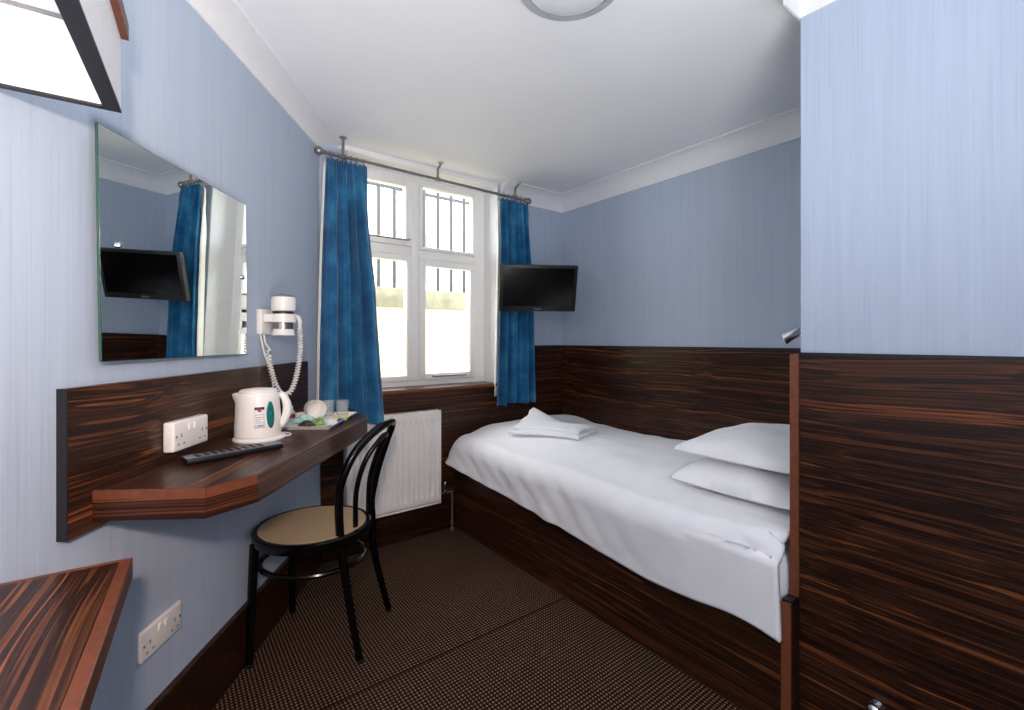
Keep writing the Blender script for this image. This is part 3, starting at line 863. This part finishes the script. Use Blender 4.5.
# ================================================================== BED
BX0 = 1.44
bed = empty('single_bed', (1.90, 1.53, 0), 0, 'single bed with a dark wood side panel in the alcove on the right', 'bed')
def bl(x, y, z): return (x - 1.90, y - 1.53, z)
m = MB(); m.box(bl(BX0, .600, 0), bl(BX0 + .022, YW - .022, .36)); m.build('side_panel', WOOD_Y, bed, smooth=0)
m = MB(); m.box(bl(BX0 + .002, .574, 0), bl(XB - .015, .600, .392)); m.build('head_panel', WOOD_X, bed, smooth=0)
m = MB(); m.box(bl(BX0 - .006, .574, 0), bl(BX0 + .002, .600, .392), .001, 1); m.build('edge_strip', LIP, bed, smooth=0)
m = MB(); m.box(bl(BX0 + .004, .5738, .3922), bl(XP - .01, .600, .398)); m.build('dark_cap', BLACKEDGE, bed, smooth=0)
m = MB(); m.box(bl(BX0 + .022, .600, .22), bl(XB - .015, YW - .022, .28)); m.build('base', BLACKP, bed, smooth=0)
m = MB(); m.box(bl(BX0 + .024, .606, .28), bl(XB - .016, YW - .03, .505), .03, 3); m.build('mattress', LINEN, bed)

def hem(y):
    P = [(.60, .318), (.70, .305), (.85, .285), (1.05, .275), (1.30, .295), (1.53, .318), (1.99, .350), (2.25, .375), (2.50, .405)]
    for (a, za), (b, zb_) in zip(P, P[1:]):
        if y <= b: return za + (zb_ - za) * max(0, (y - a)) / (b - a)
    return P[-1][1]
Y0, Y1 = .607, YW - .034
def duvet_top(x, y):
    z = .572 + .028 * math.sin(PI * min(1, max(0, (x - 1.45) / .9))) 
    z += .020 * noise.noise(Vector((x * 2.0, y * 1.6, 2.0))) + .005 * noise.noise(Vector((x * 9, y * 5, 5)))
    z += .018 * math.exp(-((y - 2.33) / .14) ** 2)
    # soft diagonal creases
    q = (x - 1.45) * .8 + y
    z += .006 * math.sin(q * 24 + 3 * noise.noise(Vector((x * 3, y * 3, 9)))) * noise.noise(Vector((x * 2.5, y * 2.5, 7)))
    e = min(1, (Y1 - y) / .07); z -= .07 * (1 - math.sqrt(max(0, 1 - (1 - e) ** 2)))
    e = min(1, (XB - .02 - x) / .06); z -= .05 * (1 - math.sqrt(max(0, 1 - (1 - e) ** 2)))
    # pressed down under the pillows
    k = min(1, max(0, (1.16 - y) / .10)) * min(1, max(0, (x - 1.54) / .10)) * min(1, max(0, (2.36 - x) / .02))
    z += (.548 - z) * k
    return z
def dv(u, v):
    y = Y0 + (Y1 - Y0) * v
    xe = 1.485
    bulge = .035 * max(0, (y - 1.9) / .6) ** 1.5
    tip = .9 * max(0, 1 - (y - .60) / .10)
    if u < .6:                                        # flat top, wall to front edge
        t = u / .6
        x = XB - .018 + (xe - (XB - .018)) * t
        z = duvet_top(x, y)
        if t > .75: z -= .030 * (.5 - .5 * math.cos((t - .75) / .25 * PI))
        return bl(x, y, z)
    t = (u - .6) / .4
    z0 = duvet_top(xe, y) - .030; zh = hem(y)
    # rounded shoulder then hanging fall
    a = min(1, t / .45)
    out = .062 * (1 - .40 * min(1, max(0, (.95 - y) / .30)))
    y -= .012 * t if v < .02 else 0
    if t < .45:
        x = xe - out * math.sin(a * PI / 2); z = z0 - .075 * (1 - math.cos(a * PI / 2))
    else:
        w = (t - .45) / .55
        x = xe - out + .008 * w; z = (z0 - .075) + (zh - z0 + .075) * w
        x += .010 * noise.noise(Vector((y * 4, w * 1.2, 3))) * w + .008 * math.sin(y * 26 + 2 * w) * noise.noise(Vector((y * 2, 1, 1))) * w
    cr = noise.noise(Vector((y * 3.2 + t * 1.6, t * .8, 11))) * math.sin((y * 1.0 + t * .22) * 34)
    x -= (.007 * cr) * min(1, t * 3)
    x -= bulge * t ** 1.3 * 1.5
    x = min(x, xe)
    if y < .80:                                       # crumpled corner at the head
        k = (.80 - y) / .20
        x += .010 * math.sin(t * 17 + y * 40) * k
        z -= .035 * k * k * t
    if z < .50: x = min(x, 1.432)
    return bl(x, y, z)
m = MB(); m.grid(dv, 110, 150)
dvo = m.build('duvet', LINEN, smooth=80, solid=.018, offset=1, recalc=True, loc=(1.90, 1.53, 0))
tag(dvo, 'white duvet spread over the single bed', 'duvet')

def pillow(label, cx, cy, z0, hx, hy, th, rot, droop, seed):
    m = MB()
    K = 40
    def f(sign):
        def g(a, b):
            x = (a * 2 - 1); y = (b * 2 - 1)
            e = max(0, (1 - abs(x) ** 2.8)) ** .46 * max(0, (1 - abs(y) ** 2.8)) ** .46
            px = x * hx * (1 - .06 * (1 - abs(x)) * abs(y) - .05 * y * y * (1 - x * x)); py = y * hy * (1 - .07 * (1 - x * x * 1.0) * 0 - .05 * (1 - abs(x) ** 2) * abs(y) * 1.0)
            nz = .010 * noise.noise(Vector((x * 2.2 + seed, y * 2.2, seed)))
            zz = (th * .76 * e + nz * e) if sign > 0 else (-th * .24 * e)
            zz -= droop * (1 - e)
            return (px, py, zz + th * .24)
        return g
    m.grid(f(1), K, K); m.grid(f(-1), K, K)
    bmesh.ops.remove_doubles(m.bm, verts=m.bm.verts, dist=.0006)
    o = m.build('pillow', LINEN, loc=(cx, cy, z0), rotz=rot, smooth=80)
    tag(o, label, 'pillow', 'white pillows at the bed head'); return o
pillow('white pillow at the bottom of the stack at the bed head', 1.955, .862, .570, .335, .238, .128, .0, .0, 1)
pillow('white pillow on top of the stack at the bed head', 1.965, .858, .690, .330, .235, .100, -.02, .0, 5)

# folded towel near the foot of the bed
def towel():
    ang = math.radians(-68); c0 = Vector((1.800, 1.975)); zb0 = duvet_top(c0.x, c0.y) + .02
    r = empty('towel', (c0.x, c0.y, zb0), ang, 'white folded towel lying near the foot of the bed', 'towel')
    ca, sa = math.cos(ang), math.sin(ang)
    def layer(hx, hy, dz, lift, seed, name, ox=0, oy=0):
        def f(a, b):
            x = (a - .5) * 2 * hx + ox; y = (b - .5) * 2 * hy + oy
            x += .014 * noise.noise(Vector((b * 4, seed, 0))); y += .014 * noise.noise(Vector((a * 4, seed, 2)))
            base = duvet_top(c0.x + x * ca - y * sa, c0.y + x * sa + y * ca) + .022 - zb0
            e = min(1, min(a, 1 - a, b, 1 - b) * 10)
            z = base + dz - .006 * (1 - e) + .006 * noise.noise(Vector((a * 4, b * 4, seed)))
            z += lift * max(0, .45 - a) * max(0, b - .30) * 3 + .010 * math.sin(PI * a) * max(0, .5 - b)
            return (x, y, z)
        m = MB(); m.grid(f, 40, 30); m.build(name, TOWEL, r, smooth=70, solid=.014, offset=0)
    layer(.215, .150, .012, .03, 2, 'lower_fold'); layer(.205, .128, .030, .075, 8, 'upper_fold', -.005, .015)
    return r
towel()

# ================================================================== TELEVISION
tvp = Vector((1.872, 2.200, 1.472)); tyaw = -.534; ttilt = .30
tv = empty('television', tvp, tyaw, 'small black flat television on a wall arm above the bed foot', 'television')
Rt = Matrix.Rotation(ttilt, 3, 'X')
def tvbox(lo, hi, name, mat, bev=0.0):
    m = MB(); m.box(lo, hi, bev)
    for v in m.bm.verts: v.co = Rt @ (v.co * .995)
    return m.build(name, mat, tv, smooth=30)
tvbox((-.244, -.012, -.146), (.244, .022, .146), 'casing', BLACKP, .004)
tvbox((-.222, -.0135, -.112), (.222, -.0118, .128), 'screen', SCREEN)
tvbox((-.17, .022, -.11), (.19, .045, .10), 'back_shell', BLACKP, .015)
lg = tvbox((-.022, -.0128, -.134), (.022, -.0118, -.126), 'logo_plate', SILVERP)
m = MB()
back = Rt @ Vector((0, .045, 0))
inv = Matrix.Rotation(-tyaw, 3, 'Z')
wallpt = inv @ (Vector((XB - .001, 2.40, 1.47)) - tvp)
elbow = inv @ (Vector((2.16, 2.30, 1.465)) - tvp)
m.tube([back, elbow], .014, 10); m.tube([elbow, wallpt], .016, 10); m.lathe([(.02, -.025), (.02, .025)], 14, elbow)
m.build('wall_arm', BLACKP, tv)

# ================================================================== READING LAMP, CHROME KNOB, CEILING LIGHT
la = Vector((1.715, YP, 1.155))
lamp = empty('reading_lamp', la, 0, 'small chrome spot reading lamp on the wall above the pillows', 'lamp')
m = MB(); m.lathe([(.026, 0), (.026, .006), (.022, .012), (0, .013)], 24, (0, 0, 0), mtx=Matrix.Rotation(-PI / 2, 3, 'X')); m.build('wall_plate', CHROME, lamp)
m = MB(); m.tube(smoothpath([(0, .010, 0), (-.004, .045, -.004), (-.012, .085, .012)]), .006, 10); m.build('arm', CHROME, lamp)
m = MB()
hd_ = (Vector((-.030, .060, -.040))).normalized()
Ml = Vector((0, 0, 1)).rotation_difference(hd_).to_matrix()
m.lathe([(0, -.035), (.010, -.035), (.015, -.028), (.0165, .010), (.020, .028), (.020, .036), (.017, .036), (.014, .020), (0, .015)], 24, (-.016, .100, .016), mtx=Ml); m.build('lamp_head', CHROME, lamp)
m = MB(); m.lathe([(0, 0), (.005, .001), (.006, .006), (.003, .012), (0, .012)], 12, (-.040, .112, .0), mtx=Matrix.Rotation(-PI / 2, 3, 'Y')); m.build('switch_knob', CHROME, lamp)

kn = empty('chrome_knob', (XP - .008, .386, .198), 0, 'round chrome knob low on the dark wood panel at the right', 'knob')
m = MB(); m.lathe([(.016, 0), (.016, .003), (.008, .006), (.007, .012)], 20, mtx=Matrix.Rotation(-PI / 2, 3, 'Y')); m.build('rose', CHROME, kn)
m = MB(); m.lathe([(.007, .012), (.012, .016), (.0155, .024), (.0145, .032), (.008, .038), (0, .039)], 24, mtx=Matrix.Rotation(-PI / 2, 3, 'Y')); m.build('knob_head', CHROME, kn)

cli = empty('ceiling_light', (.908, .930, CEIL), 0, 'round flush ceiling light with a white glass dome and grey rim', 'ceiling light')
m = MB(); m.lathe([(.06, 0), (.150, 0), (.153, -.01), (.151, -.046), (.146, -.052), (.124, -.054), (.124, -.02), (.06, -.01)], 56); m.build('rim', RIMG, cli)
m = MB(); m.lathe([(.124, -.046)] + [(.124 * math.cos(a), -.046 - .032 * math.sin(a)) for a in [PI / 2 * k / 10 for k in range(1, 10)]] + [(0, -.078)], 56); m.build('diffuser', DIFF, cli)

# ================================================================== LUGGAGE SHELF AND OVERHEAD SHELF (left, by the camera)
UR = -math.radians(3.97)
Cx, Cy = -.058, 1.178
def u2w(x, y):
    c, s_ = math.cos(UR), math.sin(UR); return Vector((Cx + x * c - y * s_, Cy + x * s_ + y * c))
def wall_hit(x, y, dx, dy, off=.0):        # distance along (dx,dy) local to the left wall
    p = u2w(x, y); q = u2w(x + dx, y + dy) - p
    n0 = p.x * N.x + p.y * N.y; dn = q.x * N.x + q.y * N.y
    return (NL + off - n0) / dn
d1 = wall_hit(0, 0, -1, 0); LY = -.92
d2 = wall_hit(0, LY, -1, 0)
SX = .014
shelf_poly = [(0, 0), (-d1, 0), (-d2, LY), (0, LY)]
d1 += SX; d2 += SX
sh = empty('luggage_shelf', (Cx + SX, Cy, .683), UR, 'dark streaked wood shelf with reddish edging at the lower left', 'shelf')
m = MB(); m.prism([(-.02, -.012), (-wall_hit(-.02, -.012, -1, 0) - .02, -.012), (-d2, LY), (-.02, LY)], .004, .04); m.build('board', WOOD_SHELF, sh, smooth=0)
m = MB(); m.prism([(-.02, LY), (-.02, -.012), (0, 0), (0, LY)], 0, .0402, .002, 1); m.prism([(0, 0), (-.02, -.012), (-wall_hit(-.02, -.012, -1, 0) - .02, -.012), (-d1, 0)], 0, .0402, .002, 1)
m.build('lipping', LIPD, sh, smooth=0)
dk = wall_hit(-.06, -.33, -1, 0)
m = MB(); m.box((-.06 - dk + .015, -.345, -.03), (-.06, -.315, .004)); m.build('bracket', BLACKEDGE, sh, smooth=0)

d1 -= SX; d2 -= SX
os_ = empty('overhead_shelf', (Cx - .004, Cy, 1.592), UR, 'overhead shelf unit with white aprons and black lower edges at the top left', 'shelf')
TH = .024
aH = .150
# aprons: far one facing the room (white inside), right one along the open side
m = MB(); m.prism([(-TH, -.012), (-TH, 0), (-d1, 0), (-wall_hit(0, -.012, -1, 0), -.012)], .004, aH); m.build('end_apron', WHITE, os_, smooth=0)
m = MB(); m.prism([(0, 0), (-TH, 0), (-TH, LY), (0, LY)], .004, aH); m.build('side_apron', WHITE, os_, smooth=0)
m = MB(); m.prism([(-TH - .001, -.013), (-TH - .001, .001), (-d1, .001), (-wall_hit(0, -.013, -1, 0), -.013)], 0, .004); m.prism([(.001, .001), (-TH - .001, .001), (-TH - .001, LY), (.001, LY)], 0, .004); m.build('edge_strip', BLACKEDGE, os_, smooth=0)
m = MB(); m.prism([(.0, 0), (-d1, 0), (-d2, LY), (.0, LY)], aH, aH + .022); bdo = m.build('top_board', WHITE, os_, smooth=0)
m = MB(); m.prism([(.0, 0.0), (.012, 0), (.012, LY), (0, LY)], aH - .006, aH + .024); m.build('lipping', LIPD, bdo, smooth=0)
m = MB(); m.box((-TH - .006, LY, aH - .012), (-TH, -.012, aH)); m.box((-d1, -.018, aH - .006), (-TH - .006, -.012, aH)); m.build('batten', GREYDK, os_, smooth=0)

# ================================================================== LIGHT
w = bpy.data.worlds.new('overcast'); scn.world = w; w.use_nodes = True
nt = w.node_tree; bg = nt.nodes['Background']
bg.inputs['Color'].default_value = (.96, .985, 1.0, 1); bg.inputs['Strength'].default_value = 4.3

def area(name, loc, rot, size, size_y, power, color, portal=False):
    l = bpy.data.lights.new(name, 'AREA'); l.shape = 'RECTANGLE'; l.size = size; l.size_y = size_y; l.energy = power; l.color = color
    if portal: l.cycles.is_portal = True
    o = bpy.data.objects.new(name, l); COL.objects.link(o); o.location = loc; o.rotation_euler = rot
    return o
area('window_portal', (1.29, WY + .06, 1.51), (-PI / 2, 0, 0), .98, 1.32, 1, (1, 1, 1), True)
def point(name, loc, power, color, rad):
    l = bpy.data.lights.new(name, 'POINT'); l.energy = power; l.color = color; l.shadow_soft_size = rad
    o = bpy.data.objects.new(name, l); COL.objects.link(o); o.location = loc
    return o
point('fill_light', (-.45, -1.05, 1.75), 20, (1, .97, .95), .25)  # unseen fill light added behind the camera to lift the room
bs = bpy.data.lights.new('bounce_fill', 'SPOT'); bs.energy = 72; bs.color = (.96, .98, 1); bs.shadow_soft_size = .3; bs.spot_size = math.radians(116); bs.spot_blend = 1  # added unseen uplight, brightens the ceiling and softly fills the room
bo = bpy.data.objects.new('bounce_fill', bs); COL.objects.link(bo); bo.location = (.25, -.30, .60); bo.rotation_euler = Vector((.10, .50, 1)).to_track_quat('-Z', 'Y').to_euler()
sp = bpy.data.lights.new('camera_lamp', 'SPOT'); sp.energy = 35; sp.color = (1.0, .76, .62); sp.shadow_soft_size = .05; sp.spot_size = math.radians(150); sp.spot_blend = .9
so = bpy.data.objects.new('camera_lamp', sp); COL.objects.link(so); so.location = (-.10, -.12, 1.42)
so.rotation_euler = (Vector((-.35, .9, -.15))).to_track_quat('-Z', 'Y').to_euler()

# ================================================================== CAMERA
cd = bpy.data.cameras.new('camera'); cam = bpy.data.objects.new('camera', cd); COL.objects.link(cam)
cam.location = (0, 0, 1.15); cam.rotation_euler = (PI / 2, 0, -math.atan(351 / 463))
cd.sensor_width = 36; cd.sensor_fit = 'HORIZONTAL'; cd.lens = 36 * 463 / 1024
cd.shift_y = -15 / 1024; cd.clip_start = .02; cd.clip_end = 100
scn.camera = cam

vs = scn.view_settings
scn.display_settings.display_device = 'sRGB'
vs.view_transform = 'Standard'; vs.look = 'None'; vs.exposure = 1.0; vs.gamma = 1.0; vs.use_curve_mapping = False
scn.cycles.max_bounces = 10; scn.cycles.diffuse_bounces = 6; scn.cycles.glossy_bounces = 5; scn.cycles.transparent_max_bounces = 16
scn.cycles.use_denoising = True
scn.cycles.sample_clamp_indirect = 4.0
